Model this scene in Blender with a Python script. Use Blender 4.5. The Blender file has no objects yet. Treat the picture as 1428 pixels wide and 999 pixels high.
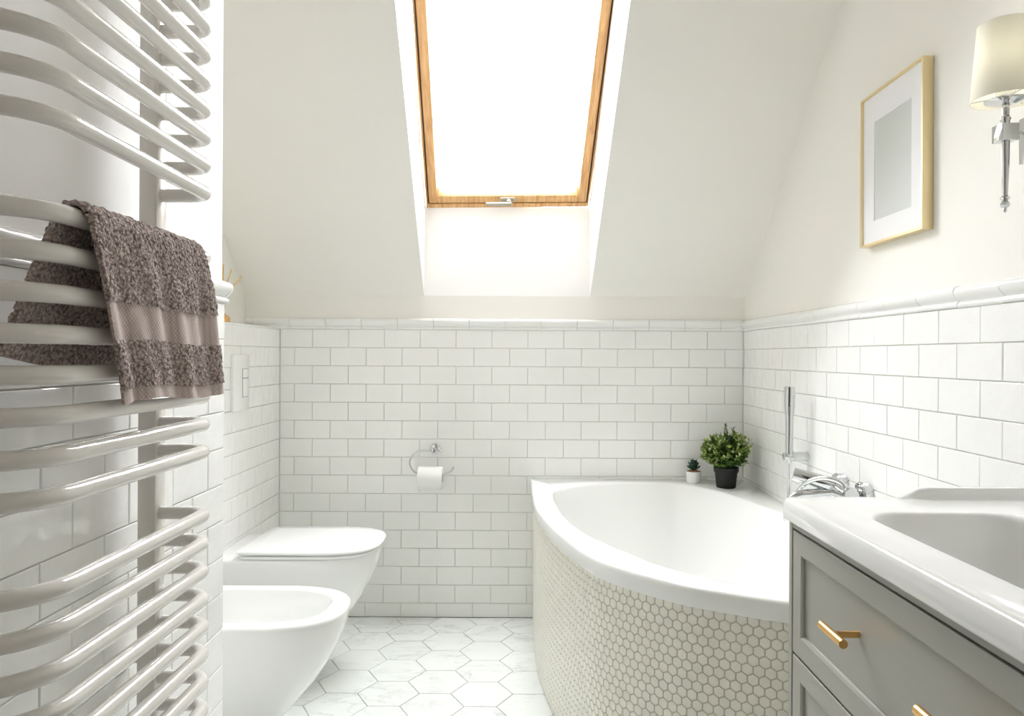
import bpy, bmesh, math, random
from mathutils import Vector, Matrix, noise

random.seed(7)
scene = bpy.context.scene
C = scene.collection
PI = math.pi

# ------------------------------------------------------------------ camera
F_PX = 1030.0
CAM_Z = 1.1066
cam_d = bpy.data.cameras.new('camera')
cam_d.sensor_width = 36.0
cam_d.lens = F_PX / 1428 * 36.0
cam_d.shift_x = -9.6 / 1428
cam_d.shift_y = -3.0 / 1428
cam_d.clip_start = 0.02
cam = bpy.data.objects.new('camera', cam_d)
C.objects.link(cam)
cam.location = (0, 0, CAM_Z)
cam.rotation_mode = 'XYZ'
cam.matrix_world = Matrix.Translation((0, 0, CAM_Z)) @ Matrix.Rotation(PI / 2, 4, 'X') @ Matrix.Rotation(math.radians(0.3), 4, 'Z')
scene.camera = cam

# ------------------------------------------------------------------ sky (bright overcast)
world = bpy.data.worlds.new('sky')
scene.world = world
world.use_nodes = True
bg = world.node_tree.nodes['Background']
bg.inputs['Color'].default_value = (0.975, 0.975, 1.03, 1)
bg.inputs['Strength'].default_value = 12.0

# ------------------------------------------------------------------ exposure
vs = scene.view_settings
scene.display_settings.display_device = 'sRGB'
vs.view_transform = 'Standard'
vs.look = 'None'
vs.gamma = 1.0
vs.use_curve_mapping = False
vs.exposure = 1.24
scene.cycles.max_bounces = 16
scene.cycles.diffuse_bounces = 12
scene.cycles.glossy_bounces = 5
scene.cycles.transparent_max_bounces = 8
scene.cycles.sample_clamp_indirect = 12.0

# ------------------------------------------------------------------ room measures (metres)
YB = 3.127          # back wall
XR = 0.9555         # right wall
XL = -1.157         # left wall of the niche
XBOX = -1.0165      # face of the cistern boxing
XP = -0.636         # partition face (radiator wall)
YP = 1.58           # end of the partition
ZD = 1.215          # underside of the dado rail
ZK = 1.36           # knee wall height
SL = 0.875          # roof slope
ZC = 2.56           # flat ceiling
YFRONT = -1.5       # wall behind the camera
COURSE, TILE = 0.077, 0.1515

# ------------------------------------------------------------------ materials
MATS = {}
def mat(name, col, rough=0.5, metal=0.0, spec=0.5, coat=0.0, bump=None, var=None, trans=None, sheen=0.0):
    """bump=(scale, strength, distance[, detail]); var=(scale, amount) colour mottling"""
    m = bpy.data.materials.new(name)
    m.use_nodes = True
    nt = m.node_tree
    p = nt.nodes['Principled BSDF']
    p.inputs['Base Color'].default_value = (*col, 1)
    p.inputs['Roughness'].default_value = rough
    p.inputs['Metallic'].default_value = metal
    p.inputs['Specular IOR Level'].default_value = spec
    p.inputs['Coat Weight'].default_value = coat
    p.inputs['Coat Roughness'].default_value = 0.04
    p.inputs['Sheen Weight'].default_value = sheen
    geo = nt.nodes.new('ShaderNodeNewGeometry')
    if bump:
        n = nt.nodes.new('ShaderNodeTexNoise')
        n.inputs['Scale'].default_value = bump[0]
        n.inputs['Detail'].default_value = bump[3] if len(bump) > 3 else 2.0
        nt.links.new(geo.outputs['Position'], n.inputs['Vector'])
        b = nt.nodes.new('ShaderNodeBump')
        b.inputs['Strength'].default_value = bump[1]
        b.inputs['Distance'].default_value = bump[2]
        nt.links.new(n.outputs['Fac'], b.inputs['Height'])
        nt.links.new(b.outputs['Normal'], p.inputs['Normal'])
    if var:
        n = nt.nodes.new('ShaderNodeTexNoise')
        n.inputs['Scale'].default_value = var[0]
        n.inputs['Detail'].default_value = 4.0
        nt.links.new(geo.outputs['Position'], n.inputs['Vector'])
        mr = nt.nodes.new('ShaderNodeMapRange')
        mr.inputs['From Min'].default_value = 0.3
        mr.inputs['From Max'].default_value = 0.7
        mr.inputs['To Min'].default_value = 1 - var[1]
        mr.inputs['To Max'].default_value = 1 + var[1]
        nt.links.new(n.outputs['Fac'], mr.inputs['Value'])
        vm = nt.nodes.new('ShaderNodeVectorMath')
        vm.operation = 'SCALE'
        vm.inputs[0].default_value = col
        nt.links.new(mr.outputs['Result'], vm.inputs['Scale'])
        nt.links.new(vm.outputs['Vector'], p.inputs['Base Color'])
    if trans:
        tl = nt.nodes.new('ShaderNodeBsdfTranslucent')
        tl.inputs['Color'].default_value = (*col, 1)
        mx = nt.nodes.new('ShaderNodeMixShader')
        mx.inputs['Fac'].default_value = trans
        nt.links.new(p.outputs['BSDF'], mx.inputs[1])
        nt.links.new(tl.outputs['BSDF'], mx.inputs[2])
        nt.links.new(mx.outputs['Shader'], nt.nodes['Material Output'].inputs['Surface'])
    MATS[name] = m
    return m

PAINT = mat('cream_paint', (0.895, 0.88, 0.835), 0.75, bump=(220, 0.05, 0.001), var=(1.5, 0.01))
PAINTW = mat('white_paint', (0.90, 0.897, 0.885), 0.7, bump=(220, 0.05, 0.001))
GROUT = mat('cream_grout', (0.80, 0.785, 0.735), 0.85, bump=(300, 0.2, 0.001), var=(3.0, 0.06))
GLAZE = mat('white_glazed_tile', (0.895, 0.90, 0.885), 0.09, spec=0.5, bump=(22, 0.34, 0.006, 2.0), var=(5.0, 0.018))
DADO = mat('white_glazed_moulding', (0.895, 0.90, 0.885), 0.10, bump=(20, 0.10, 0.005))
CERAM = mat('white_ceramic', (0.89, 0.895, 0.885), 0.07, spec=0.5)
ACRYL = mat('white_acrylic', (0.89, 0.90, 0.885), 0.12, spec=0.5)
MOSAIC = mat('cream_mosaic_tile', (0.83, 0.81, 0.73), 0.32, var=(30.0, 0.04))
MGROUT = mat('mosaic_grout', (0.56, 0.535, 0.455), 0.9)
FGROUT = mat('floor_grout', (0.46, 0.45, 0.42), 0.9)
ENAMEL = mat('pearl_white_enamel', (0.76, 0.735, 0.70), 0.12, coat=0.4, spec=0.5)
GREYP = mat('grey_lacquer', (0.365, 0.36, 0.32), 0.38, bump=(400, 0.03, 0.0005))
DARKG = mat('dark_cabinet_gap', (0.05, 0.05, 0.05), 0.8)
GOLD = mat('brushed_brass', (0.83, 0.50, 0.20), 0.26, 1.0, bump=(500, 0.05, 0.0005))
GOLDF = mat('pale_gold_frame', (0.84, 0.70, 0.43), 0.33, 1.0)
CHROME = mat('polished_chrome', (0.66, 0.67, 0.68), 0.06, 1.0)
STEELH = mat('chrome_hose', (0.78, 0.79, 0.80), 0.22, 1.0)
BLACKP = mat('black_plastic', (0.008, 0.008, 0.007), 0.6)
SOIL = mat('red_brown_gravel', (0.30, 0.14, 0.08), 0.9, bump=(300, 1.0, 0.004))
PAPERW = mat('toilet_paper', (0.88, 0.88, 0.86), 0.9, bump=(180, 0.15, 0.001))
CARD = mat('cardboard_core', (0.55, 0.45, 0.33), 0.9)
MATBRD = mat('white_mat_board', (0.88, 0.885, 0.90), 0.8)
PRINT = mat('pale_grey_print', (0.64, 0.665, 0.64), 0.6)
SHADEM = mat('ivory_lampshade_fabric', (0.90, 0.885, 0.82), 0.8, bump=(700, 0.25, 0.0006), trans=0.35)
HANDLEW = mat('ivory_window_handle', (0.36, 0.335, 0.26), 0.35)
RUBBER = mat('dark_seal', (0.045, 0.03, 0.02), 0.7)
SILVER = mat('dark_aluminium_spacer', (0.16, 0.15, 0.16), 0.5, 0.3)
ADDED_DOORW = mat('added_door_wood', (0.10, 0.06, 0.045), 0.5, bump=(30, 0.2, 0.002))
HALL = mat('taupe_paint', (0.40, 0.34, 0.29), 0.8)
TEAL = mat('succulent_green', (0.018, 0.055, 0.026), 0.45, var=(60.0, 0.25))
LEAF1 = mat('leaf_dark_green', (0.15, 0.26, 0.05), 0.5, trans=0.2)
LEAF2 = mat('leaf_yellow_green', (0.42, 0.52, 0.12), 0.5, trans=0.2)
LEAF3 = mat('leaf_pale_tip', (0.72, 0.76, 0.45), 0.5, trans=0.2)
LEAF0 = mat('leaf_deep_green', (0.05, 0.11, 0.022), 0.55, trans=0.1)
TWIG = mat('gold_twig', (0.80, 0.52, 0.16), 0.5, 0.3)

def pine():
    m = bpy.data.materials.new('varnished_pine'); m.use_nodes = True
    nt = m.node_tree; p = nt.nodes['Principled BSDF']
    tc = nt.nodes.new('ShaderNodeTexCoord')
    mp = nt.nodes.new('ShaderNodeMapping'); mp.inputs['Scale'].default_value = (14, 1.2, 14)
    nt.links.new(tc.outputs['Object'], mp.inputs['Vector'])
    w = nt.nodes.new('ShaderNodeTexNoise'); w.inputs['Scale'].default_value = 5; w.inputs['Detail'].default_value = 5
    w.inputs['Distortion'].default_value = 1.2
    nt.links.new(mp.outputs['Vector'], w.inputs['Vector'])
    r = nt.nodes.new('ShaderNodeValToRGB')
    r.color_ramp.elements[0].position = 0.32; r.color_ramp.elements[0].color = (0.50, 0.26, 0.09, 1)
    r.color_ramp.elements[1].position = 0.66; r.color_ramp.elements[1].color = (0.72, 0.45, 0.20, 1)
    nt.links.new(w.outputs['Fac'], r.inputs['Fac']); nt.links.new(r.outputs['Color'], p.inputs['Base Color'])
    p.inputs['Roughness'].default_value = 0.35
    return m
PINE = pine()
BULBM = mat('added_glow_bulb', (.9, .88, .8), .4)
BULBM.node_tree.nodes['Principled BSDF'].inputs['Emission Color'].default_value = (1, .96, .88, 1)
BULBM.node_tree.nodes['Principled BSDF'].inputs['Emission Strength'].default_value = 4.6  # glow added to brighten the lampshade from inside

def marble():
    m = bpy.data.materials.new('white_marble_tile'); m.use_nodes = True
    nt = m.node_tree; p = nt.nodes['Principled BSDF']
    geo = nt.nodes.new('ShaderNodeNewGeometry'); oi = nt.nodes.new('ShaderNodeObjectInfo')
    off = nt.nodes.new('ShaderNodeVectorMath'); off.operation = 'SCALE'; off.inputs[0].default_value = (37, 53, 29)
    nt.links.new(oi.outputs['Random'], off.inputs['Scale'])
    add = nt.nodes.new('ShaderNodeVectorMath'); add.operation = 'ADD'
    nt.links.new(geo.outputs['Position'], add.inputs[0]); nt.links.new(off.outputs['Vector'], add.inputs[1])
    mp = nt.nodes.new('ShaderNodeMapping'); mp.inputs['Rotation'].default_value = (0, 0, 0.5); mp.inputs['Scale'].default_value = (1.6, 4.2, 1)
    nt.links.new(add.outputs['Vector'], mp.inputs['Vector'])
    n = nt.nodes.new('ShaderNodeTexNoise'); n.inputs['Scale'].default_value = 2.2; n.inputs['Detail'].default_value = 7
    n.inputs['Roughness'].default_value = 0.62; n.inputs['Distortion'].default_value = 1.1
    nt.links.new(mp.outputs['Vector'], n.inputs['Vector'])
    r = nt.nodes.new('ShaderNodeValToRGB'); e = r.color_ramp.elements
    W = (0.78, 0.805, 0.785, 1); G = (0.50, 0.52, 0.51, 1)
    e[0].position = 0.42; e[0].color = W
    e[1].position = 0.56; e[1].color = W
    x = e.new(0.485); x.color = (0.70, 0.72, 0.705, 1)
    x = e.new(0.50); x.color = G
    x = e.new(0.512); x.color = (0.75, 0.77, 0.755, 1)
    # where veins are faint
    n2 = nt.nodes.new('ShaderNodeTexNoise'); n2.inputs['Scale'].default_value = 5.5; n2.inputs['Detail'].default_value = 3
    nt.links.new(add.outputs['Vector'], n2.inputs['Vector'])
    mr = nt.nodes.new('ShaderNodeMapRange'); mr.inputs['From Min'].default_value = 0.40; mr.inputs['From Max'].default_value = 0.66
    nt.links.new(n2.outputs['Fac'], mr.inputs['Value'])
    mx = nt.nodes.new('ShaderNodeMix'); mx.data_type = 'RGBA'
    mx.inputs[6].default_value = W
    nt.links.new(mr.outputs['Result'], mx.inputs[0]); nt.links.new(n.outputs['Fac'], r.inputs['Fac'])
    nt.links.new(r.outputs['Color'], mx.inputs[7]); nt.links.new(mx.outputs[2], p.inputs['Base Color'])
    p.inputs['Roughness'].default_value = 0.28
    return m
MARBLE = marble()

def terry(name, weave=False):
    m = bpy.data.materials.new(name); m.use_nodes = True
    nt = m.node_tree; p = nt.nodes['Principled BSDF']
    tc = nt.nodes.new('ShaderNodeTexCoord')
    p.inputs['Roughness'].default_value = 0.95; p.inputs['Sheen Weight'].default_value = 0.25
    b = nt.nodes.new('ShaderNodeBump')
    r = nt.nodes.new('ShaderNodeValToRGB')
    if weave:
        mp = nt.nodes.new('ShaderNodeMapping'); mp.inputs['Rotation'].default_value = (PI / 4, 0, 0)
        nt.links.new(tc.outputs['Object'], mp.inputs['Vector'])
        n = nt.nodes.new('ShaderNodeTexVoronoi'); n.inputs['Scale'].default_value = 240; n.inputs['Randomness'].default_value = 0.05
        nt.links.new(mp.outputs['Vector'], n.inputs['Vector'])
        out = n.outputs['Distance']; b.inputs['Strength'].default_value = 0.6; b.inputs['Distance'].default_value = 0.0015; b.invert = True
        r.color_ramp.elements[0].color = (0.60, 0.495, 0.46, 1); r.color_ramp.elements[1].color = (0.36, 0.285, 0.26, 1)
        r.color_ramp.elements[0].position = 0.15; r.color_ramp.elements[1].position = 0.75
    else:
        n = nt.nodes.new('ShaderNodeTexVoronoi'); n.inputs['Scale'].default_value = 230; n.feature = 'F1'
        nn = nt.nodes.new('ShaderNodeTexNoise'); nn.inputs['Scale'].default_value = 120
        nt.links.new(tc.outputs['Object'], nn.inputs['Vector'])
        ad = nt.nodes.new('ShaderNodeVectorMath'); ad.operation = 'MULTIPLY_ADD'; ad.inputs[1].default_value = (0.006, 0.006, 0.006)
        nt.links.new(nn.outputs['Color'], ad.inputs[0]); nt.links.new(tc.outputs['Object'], ad.inputs[2])
        nt.links.new(ad.outputs['Vector'], n.inputs['Vector'])
        out = n.outputs['Distance']; b.inputs['Strength'].default_value = 1.0; b.inputs['Distance'].default_value = 0.004; b.invert = True
        r.color_ramp.elements[0].color = (0.62, 0.505, 0.47, 1); r.color_ramp.elements[1].color = (0.19, 0.135, 0.122, 1)
        r.color_ramp.elements[0].position = 0.2; r.color_ramp.elements[1].position = 0.85
    nt.links.new(out, b.inputs['Height']); nt.links.new(out, r.inputs['Fac'])
    nt.links.new(r.outputs['Color'], p.inputs['Base Color']); nt.links.new(b.outputs['Normal'], p.inputs['Normal'])
    return m
TERRY = terry('taupe_terry_loops'); WEAVE = terry('taupe_woven_band', True)

def pane_glass():
    m = bpy.data.materials.new('clear_pane'); m.use_nodes = True
    nt = m.node_tree
    for n in list(nt.nodes):
        if n.type != 'OUTPUT_MATERIAL': nt.nodes.remove(n)
    out = [n for n in nt.nodes if n.type == 'OUTPUT_MATERIAL'][0]
    t = nt.nodes.new('ShaderNodeBsdfTransparent'); t.inputs['Color'].default_value = (0.97, 0.98, 0.97, 1)
    g = nt.nodes.new('ShaderNodeBsdfGlossy'); g.inputs['Roughness'].default_value = 0.0
    fr = nt.nodes.new('ShaderNodeFresnel'); fr.inputs['IOR'].default_value = 1.35
    mx = nt.nodes.new('ShaderNodeMixShader')
    nt.links.new(fr.outputs['Fac'], mx.inputs['Fac']); nt.links.new(t.outputs[0], mx.inputs[1]); nt.links.new(g.outputs[0], mx.inputs[2])
    nt.links.new(mx.outputs[0], out.inputs['Surface'])
    return m
PANE = pane_glass()

# ------------------------------------------------------------------ mesh helpers
def mesh(name, verts, faces, m, smooth=False, angle=None):
    me = bpy.data.meshes.new(name)
    me.from_pydata([tuple(v) for v in verts], [], faces)
    me.update()
    bm = bmesh.new(); bm.from_mesh(me)
    bmesh.ops.remove_doubles(bm, verts=bm.verts, dist=1e-6)
    bmesh.ops.recalc_face_normals(bm, faces=bm.faces)
    bm.to_mesh(me); bm.free()
    for x in (m if isinstance(m, (list, tuple)) else [m]): me.materials.append(x)
    if smooth:
        me.shade_smooth()
        if angle: me.set_sharp_from_angle(angle=math.radians(angle))
    return me

def link(name, me, parent=None, loc=None):
    o = bpy.data.objects.new(name, me)
    C.objects.link(o)
    if parent: o.parent = parent
    if loc: o.location = loc
    return o

def obj(name, verts, faces, m, parent=None, smooth=False, angle=None):
    return link(name, mesh(name, verts, faces, m, smooth, angle), parent)

def thing(name, label, cat, group=None, loc=(0, 0, 0)):
    o = bpy.data.objects.new(name, None)
    C.objects.link(o)
    o.empty_display_size = 0.05
    o.location = loc
    return tag(o, label, cat, group)

def tag(o, label, cat, group=None, kind=None):
    o['label'] = label; o['category'] = cat
    if group: o['group'] = group
    if kind: o['kind'] = kind
    return o

def struct(o, label, cat):
    return tag(o, label, cat, None, 'structure')

def rel(o_parent, pts):
    """world points -> points local to a parent Empty that only has a location"""
    l = o_parent.location
    return [(p[0] - l.x, p[1] - l.y, p[2] - l.z) for p in pts]

def boxvf(lo, hi):
    x0, y0, z0 = lo; x1, y1, z1 = hi
    v = [(x0, y0, z0), (x1, y0, z0), (x1, y1, z0), (x0, y1, z0), (x0, y0, z1), (x1, y0, z1), (x1, y1, z1), (x0, y1, z1)]
    f = [(3, 2, 1, 0), (4, 5, 6, 7), (0, 1, 5, 4), (1, 2, 6, 5), (2, 3, 7, 6), (3, 0, 4, 7)]
    return v, f

def box(name, lo, hi, m, parent=None, bevel=0.0, seg=2, smooth=True):
    v, f = boxvf(lo, hi)
    if parent is not None: v = rel(parent, v)
    me = mesh(name, v, f, m)
    if bevel:
        bm = bmesh.new(); bm.from_mesh(me)
        bmesh.ops.bevel(bm, geom=list(bm.edges), offset=bevel, segments=seg, profile=0.5, affect='EDGES')
        bm.to_mesh(me); bm.free()
        me.shade_smooth(); me.set_sharp_from_angle(angle=math.radians(40 if seg > 1 else 20))
    return link(name, me, parent)

def loft(rings, closed=True, cap0=False, cap1=False):
    n = len(rings[0]); v = [p for r in rings for p in r]; f = []
    for i in range(len(rings) - 1):
        for j in range(n if closed else n - 1):
            a = i * n + j; b = i * n + (j + 1) % n
            f.append((a, b, b + n, a + n))
    if cap0: f.append(tuple(range(n - 1, -1, -1)))
    if cap1: f.append(tuple((len(rings) - 1) * n + j for j in range(n)))
    return v, f

def frame_of(d):
    d = Vector(d).normalized()
    a = Vector((0, 0, 1)) if abs(d.z) < 0.95 else Vector((1, 0, 0))
    u = d.cross(a).normalized(); w = d.cross(u).normalized()
    return u, w, d

def lathe_vf(base, axis, prof, n=32):
    """prof: list of (radius, height along axis)"""
    u, w, d = frame_of(axis); base = Vector(base); rings = []
    for r, h in prof:
        rings.append([tuple(base + d * h + (u * math.cos(2 * PI * k / n) + w * math.sin(2 * PI * k / n)) * max(r, 1e-5)) for k in range(n)])
    return loft(rings, True, True, True)

def lathe(name, base, axis, prof, m, parent=None, n=32, angle=35):
    v, f = lathe_vf(base, axis, prof, n)
    if parent is not None: v = rel(parent, v)
    return obj(name, v, f, m, parent, True, angle)

def tube_vf(path, r, n=12, caps=True):
    P = [Vector(p) for p in path]; rings = []
    t0 = (P[1] - P[0]).normalized(); u, w, _ = frame_of(t0)
    for i, p in enumerate(P):
        t = (P[min(i + 1, len(P) - 1)] - P[max(i - 1, 0)]).normalized()
        u = (u - t * u.dot(t)).normalized(); w = t.cross(u)
        rr = r[i] if isinstance(r, (list, tuple)) else r
        rings.append([tuple(p + (u * math.cos(2 * PI * k / n) + w * math.sin(2 * PI * k / n)) * rr) for k in range(n)])
    return loft(rings, True, caps, caps)

def tube(name, path, r, m, parent=None, n=12):
    v, f = tube_vf(path, r, n)
    if parent is not None: v = rel(parent, v)
    return obj(name, v, f, m, parent, True, 50)

def smooth_path(pts, k=8):
    """Catmull-Rom through points"""
    P = [Vector(p) for p in pts]; P = [P[0] * 2 - P[1]] + P + [P[-1] * 2 - P[-2]]
    out = []
    for i in range(1, len(P) - 2):
        for s in range(k):
            t = s / k
            out.append(0.5 * ((2 * P[i]) + (P[i + 1] - P[i - 1]) * t + (2 * P[i - 1] - 5 * P[i] + 4 * P[i + 1] - P[i + 2]) * t * t + (3 * P[i] - P[i - 1] - 3 * P[i + 1] + P[i + 2]) * t ** 3))
    out.append(P[-2])
    return out

# ------------------------------------------------------------------ ceiling / walls / floor
def zs(y): return ZK + (YB - y) * SL
YC = YB - (ZC - ZK) / SL                      # where the slope meets the flat ceiling
SH = 0.027 / 0.92                             # the skylight opening leans slightly sideways
def hl(y): return -0.4025 + SH * (YB - y)
def hr(y): return 0.300 + SH * (YB - y)
ZT = 2.50                                     # top of the skylight reveal
YT = YB - (ZT - ZK) / SL
W0 = Vector((0, 3.19, 1.75))                  # foot of the window
WU = Vector((0, -1, SL)).normalized()         # up along the roof
WLEN = (ZT - W0.z) / WU.z
W1 = W0 + WU * WLEN
XO = 1.06                                     # outer limit of the right wall slab

v = []; f = []
def quad(*p):
    i = len(v); v.extend(p); f.append(tuple(range(i, i + len(p))))
# slope left / right / above of the opening, with the roof thickness left to the outside
quad((XL - .1, YB, ZK), (hl(YB), YB, ZK), (hl(YT), YT, ZT), (XL - .1, YT, ZT))
quad((hr(YB), YB, ZK), (XO, YB, ZK), (XO, YT, ZT), (hr(YT), YT, ZT))
quad((XL - .1, YT, ZT), (XO, YT, ZT), (XO, YC, ZC), (XL - .1, YC, ZC))
quad((XL - .1, YC, ZC), (XO, YC, ZC), (XO, YFRONT - .1, ZC), (XL - .1, YFRONT - .1, ZC))
ceiling = obj('ceiling', v, f, PAINT)
struct(ceiling, 'cream painted sloping attic ceiling around the roof window', 'ceiling')
# skylight reveal: side cheeks, sill face and soffit
v = []; f = []
quad((hl(YB), YB, ZK), (hl(YT), YT, ZT), (hl(W1.y), W1.y, W1.z), (hl(W0.y), W0.y, W0.z))
quad((hr(YB), YB, ZK), (hr(YT), YT, ZT), (hr(W1.y), W1.y, W1.z), (hr(W0.y), W0.y, W0.z))
quad((hl(YB), YB, ZK), (hr(YB), YB, ZK), (hr(W0.y), W0.y, W0.z), (hl(W0.y), W0.y, W0.z))
quad((hl(YT), YT, ZT), (hr(YT), YT, ZT), (hr(W1.y), W1.y, W1.z), (hl(W1.y), W1.y, W1.z))
struct(obj('trim_1', v, f, PAINTW), 'white plastered reveal around the roof window', 'window reveal')
# roof deck outside (keeps daylight to the window only)
v = []; f = []
up = Vector((0, SL, 1)).normalized() * 0.30
def rp(x, y, off=0.36): return (x, y, zs(y) + off / math.cos(math.atan(SL)))
for xa, xb, ya, yb in ((XL - .3, hl(2.8), YB + .5, 0.5), (hr(2.8), XO + .2, YB + .5, 0.5)):
    quad(rp(xa, ya, .43), rp(xb, ya, .43), rp(xb, yb, .43), rp(xa, yb, .43))
struct(obj('roof', v, f, HALL), 'roof deck over the attic beside the roof window', 'roof')

wb = box('wall_back', (XL - .1, YB, 0), (XO, YB + .12, ZK), PAINT)
# cut back wall slab top so it closes the knee wall only
struct(wb, 'low cream knee wall with white brick tiles up to a dado rail', 'wall')
wr = box('wall_right', (XR, YFRONT - .1, 0), (XR + .1, YB + .12, ZC + .02), PAINT)
struct(wr, 'cream right wall with white brick tiles beneath a dado rail', 'wall')
wl = box('wall_left', (XL - .1, YP - .1, 0), (XL, YB + .12, ZC + .02), PAINT)
struct(wl, 'cream left wall rising above the cistern boxing', 'wall')
wp = box('wall_partition', (XL - .1, YFRONT - .1, 0), (XP, YP, ZC + .02), PAINTW)
struct(wp, 'white partition wall with brick tiles behind the towel radiator', 'wall')
wx = box('wall_boxing', (XL, YP, 0), (XBOX, YB, ZD - .006), PAINTW)
struct(wx, 'white tiled cistern boxing behind the toilet and bidet', 'boxing')
wf = box('wall_front', (XP, YFRONT - .1, 0), (XR, YFRONT, ZC), PAINT)
struct(wf, 'cream painted wall opposite the roof window', 'wall')
fl = box('floor', (XL - .1, YFRONT - .1, -.08), (XO, YB + .12, -.004), FGROUT)
struct(fl, 'white marble hexagon tile floor with grey joints', 'floor')
# grout beds on the tiled part of each wall
box('grout_bed', (XBOX, YB - .002, 0), (XR, YB, ZD + .02), GROUT, wb)
box('grout_bed', (XR - .002, YFRONT, 0), (XR, YB, ZD + .02), GROUT, wr)
box('grout_bed', (XP, .535, 0), (XP + .002, YP, ZD + .02), GROUT, wp)
box('grout_bed', (XBOX, YP, 0), (XBOX + .002, YB, ZD - .008), GROUT, wx)
# unseen door, added so the radiator tubes have something dark to reflect
dr = thing('added_door_1', 'unseen brown door added to the partition wall for dark reflections', 'door', None, (XP, .05, 0))
dr['kind'] = 'structure'
box('added_door_leaf', (XP + .001, -.42, .004), (XP + .03, .46, 2.05), ADDED_DOORW, dr, .004)
box('added_door_casing', (XP + .001, .46, .004), (XP + .04, .53, 2.12), ADDED_DOORW, dr, .003)
box('added_door_casing', (XP + .001, -.49, .004), (XP + .04, -.42, 2.12), ADDED_DOORW, dr, .003)
for z0, z1 in ((.25, .95), (1.1, 1.85)):
    box('added_door_panel', (XP + .03, -.30, z0), (XP + .038, .34, z1), ADDED_DOORW, dr, .006)

# ------------------------------------------------------------------ glazed wall tiles
TCACHE = {}
def tile_mesh(w, h, t=0.006):
    k = (round(w, 4), round(h, 4))
    if k in TCACHE: return TCACHE[k]
    x, y = w / 2, h / 2; c = min(0.0017, w * .2, h * .2); rings = []
    for ins, z in ((0, 0), (0, t - .0018), (c * .35, t - .0005), (c, t)):
        rings.append([(-x + ins, -y + ins, z), (x - ins, -y + ins, z), (x - ins, y - ins, z), (-x + ins, y - ins, z)])
    vv, ff = loft(rings, True, False, True)
    me = mesh('tile', vv, ff, GLAZE)
    TCACHE[k] = me
    return me

def axes(A, N):
    A = Vector(A); N = Vector(N); Z = Vector((0, 0, 1))
    return Matrix(((A.x, Z.x, N.x), (A.y, Z.y, N.y), (A.z, Z.z, N.z))).to_4x4()

def lay(parent, P0, A, N, a0, a1, z0, ztop, ph_odd, ph_even, keep=None, gap=0.0017):
    M = axes(A, N); P0 = Vector(P0); A = Vector(A); k = 0
    while ztop - k * COURSE > z0 + .004:
        zt = ztop - k * COURSE; zb = max(zt - COURSE, z0)
        ph = ph_odd if k % 2 == 0 else ph_even
        n = math.floor((a0 - ph) / TILE)
        while ph + n * TILE < a1 - 1e-4:
            l = max(ph + n * TILE, a0); r = min(ph + (n + 1) * TILE, a1); n += 1
            if r - l < .012: continue
            if keep and not keep((l + r) / 2, (zt + zb) / 2): continue
            o = link('tile', tile_mesh(r - l - gap, zt - zb - gap), parent)
            R = Matrix.Rotation(random.gauss(0, .0020), 4, 'X') @ Matrix.Rotation(random.gauss(0, .0016), 4, 'Y') @ Matrix.Rotation(random.gauss(0, .0015), 4, 'Z')
            c = P0 + A * ((l + r) / 2) + Vector((0, 0, (zt + zb) / 2)) + Vector(N) * random.uniform(-.0003, .0006)
            o.matrix_local = Matrix.Translation(c) @ M @ R
        k += 1

# photo joints: back wall, in world x
jx = lambda px: (px - 723.6) / 329.4
lay(wb, (0, YB - .001, 0), (1, 0, 0), (0, -1, 0), XBOX + .007, XR - .007, 0, ZD, jx(436.6), jx(411.5),
    lambda a, z: not (a > .20 and z < .50))
# right wall (runs towards the camera: a = -y)
lay(wr, (XR - .001, 0, 0), (0, -1, 0), (-1, 0, 0), -YB + .007, 0.30, 0, ZD, -1.519, -1.448,
    lambda a, z: (z > .55 if -a > 1.30 else z > .78) or (-a < 1.62 and -a > 1.25 and z > .5))
# partition (a = y)
lay(wp, (XP + .001, 0, 0), (0, 1, 0), (1, 0, 0), 0.54, YP - .001, 0, ZD, 1.1945, 1.124)
# cistern boxing
lay(wx, (XBOX + .001, 0, 0), (0, 1, 0), (1, 0, 0), YP + .003, YB - .008, 0, ZD - .001, YB - .07, YB - .145)
# capping on top of the boxing
box('capping', (XL, YP, ZD - .006), (XBOX + .008, YB, ZD + .004), CERAM, wx, .002)

# ------------------------------------------------------------------ dado rail pieces
PROF = [(0, 0), (.007, 0), (.0105, .002), (.012, .006), (.0105, .010), (.0075, .0125), (.0075, .015), (.0105, .018), (.0155, .022),
        (.019, .028), (.0205, .034), (.019, .040), (.015, .0445), (.008, .047), (0, .0475)]
DC = {}
def dado_mesh(w):
    k = round(w, 4)
    if k not in DC:
        r0 = [(-w / 2, y, z) for z, y in PROF]; r1 = [(w / 2, y, z) for z, y in PROF]
        vv, ff = loft([r0, r1], True, True, True)
        DC[k] = mesh('dado_tile', vv, ff, DADO, True, 50)
    return DC[k]
def dado(parent, P0, A, N, a0, a1, ph):
    M = axes(A, N); n = math.floor((a0 - ph) / TILE)
    while ph + n * TILE < a1 - 1e-4:
        l = max(ph + n * TILE, a0); r = min(ph + (n + 1) * TILE, a1); n += 1
        if r - l < .012: continue
        o = link('dado_tile', dado_mesh(r - l - .0016), parent)
        c = Vector(P0) + Vector(A) * ((l + r) / 2) + Vector((0, 0, ZD + random.uniform(-.0006, .0006))) + Vector(N) * random.uniform(-.0004, .0006)
        o.matrix_local = Matrix.Translation(c) @ M
dado(wb, (0, YB, 0), (1, 0, 0), (0, -1, 0), XL + .002, XR - .008, jx(455))
dado(wr, (XR, 0, 0), (0, -1, 0), (-1, 0, 0), -YB + .001, 0.30, -1.441)
dado(wp, (XP, 0, 0), (0, 1, 0), (1, 0, 0), 0.54, YP + .012, YP)

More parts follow.
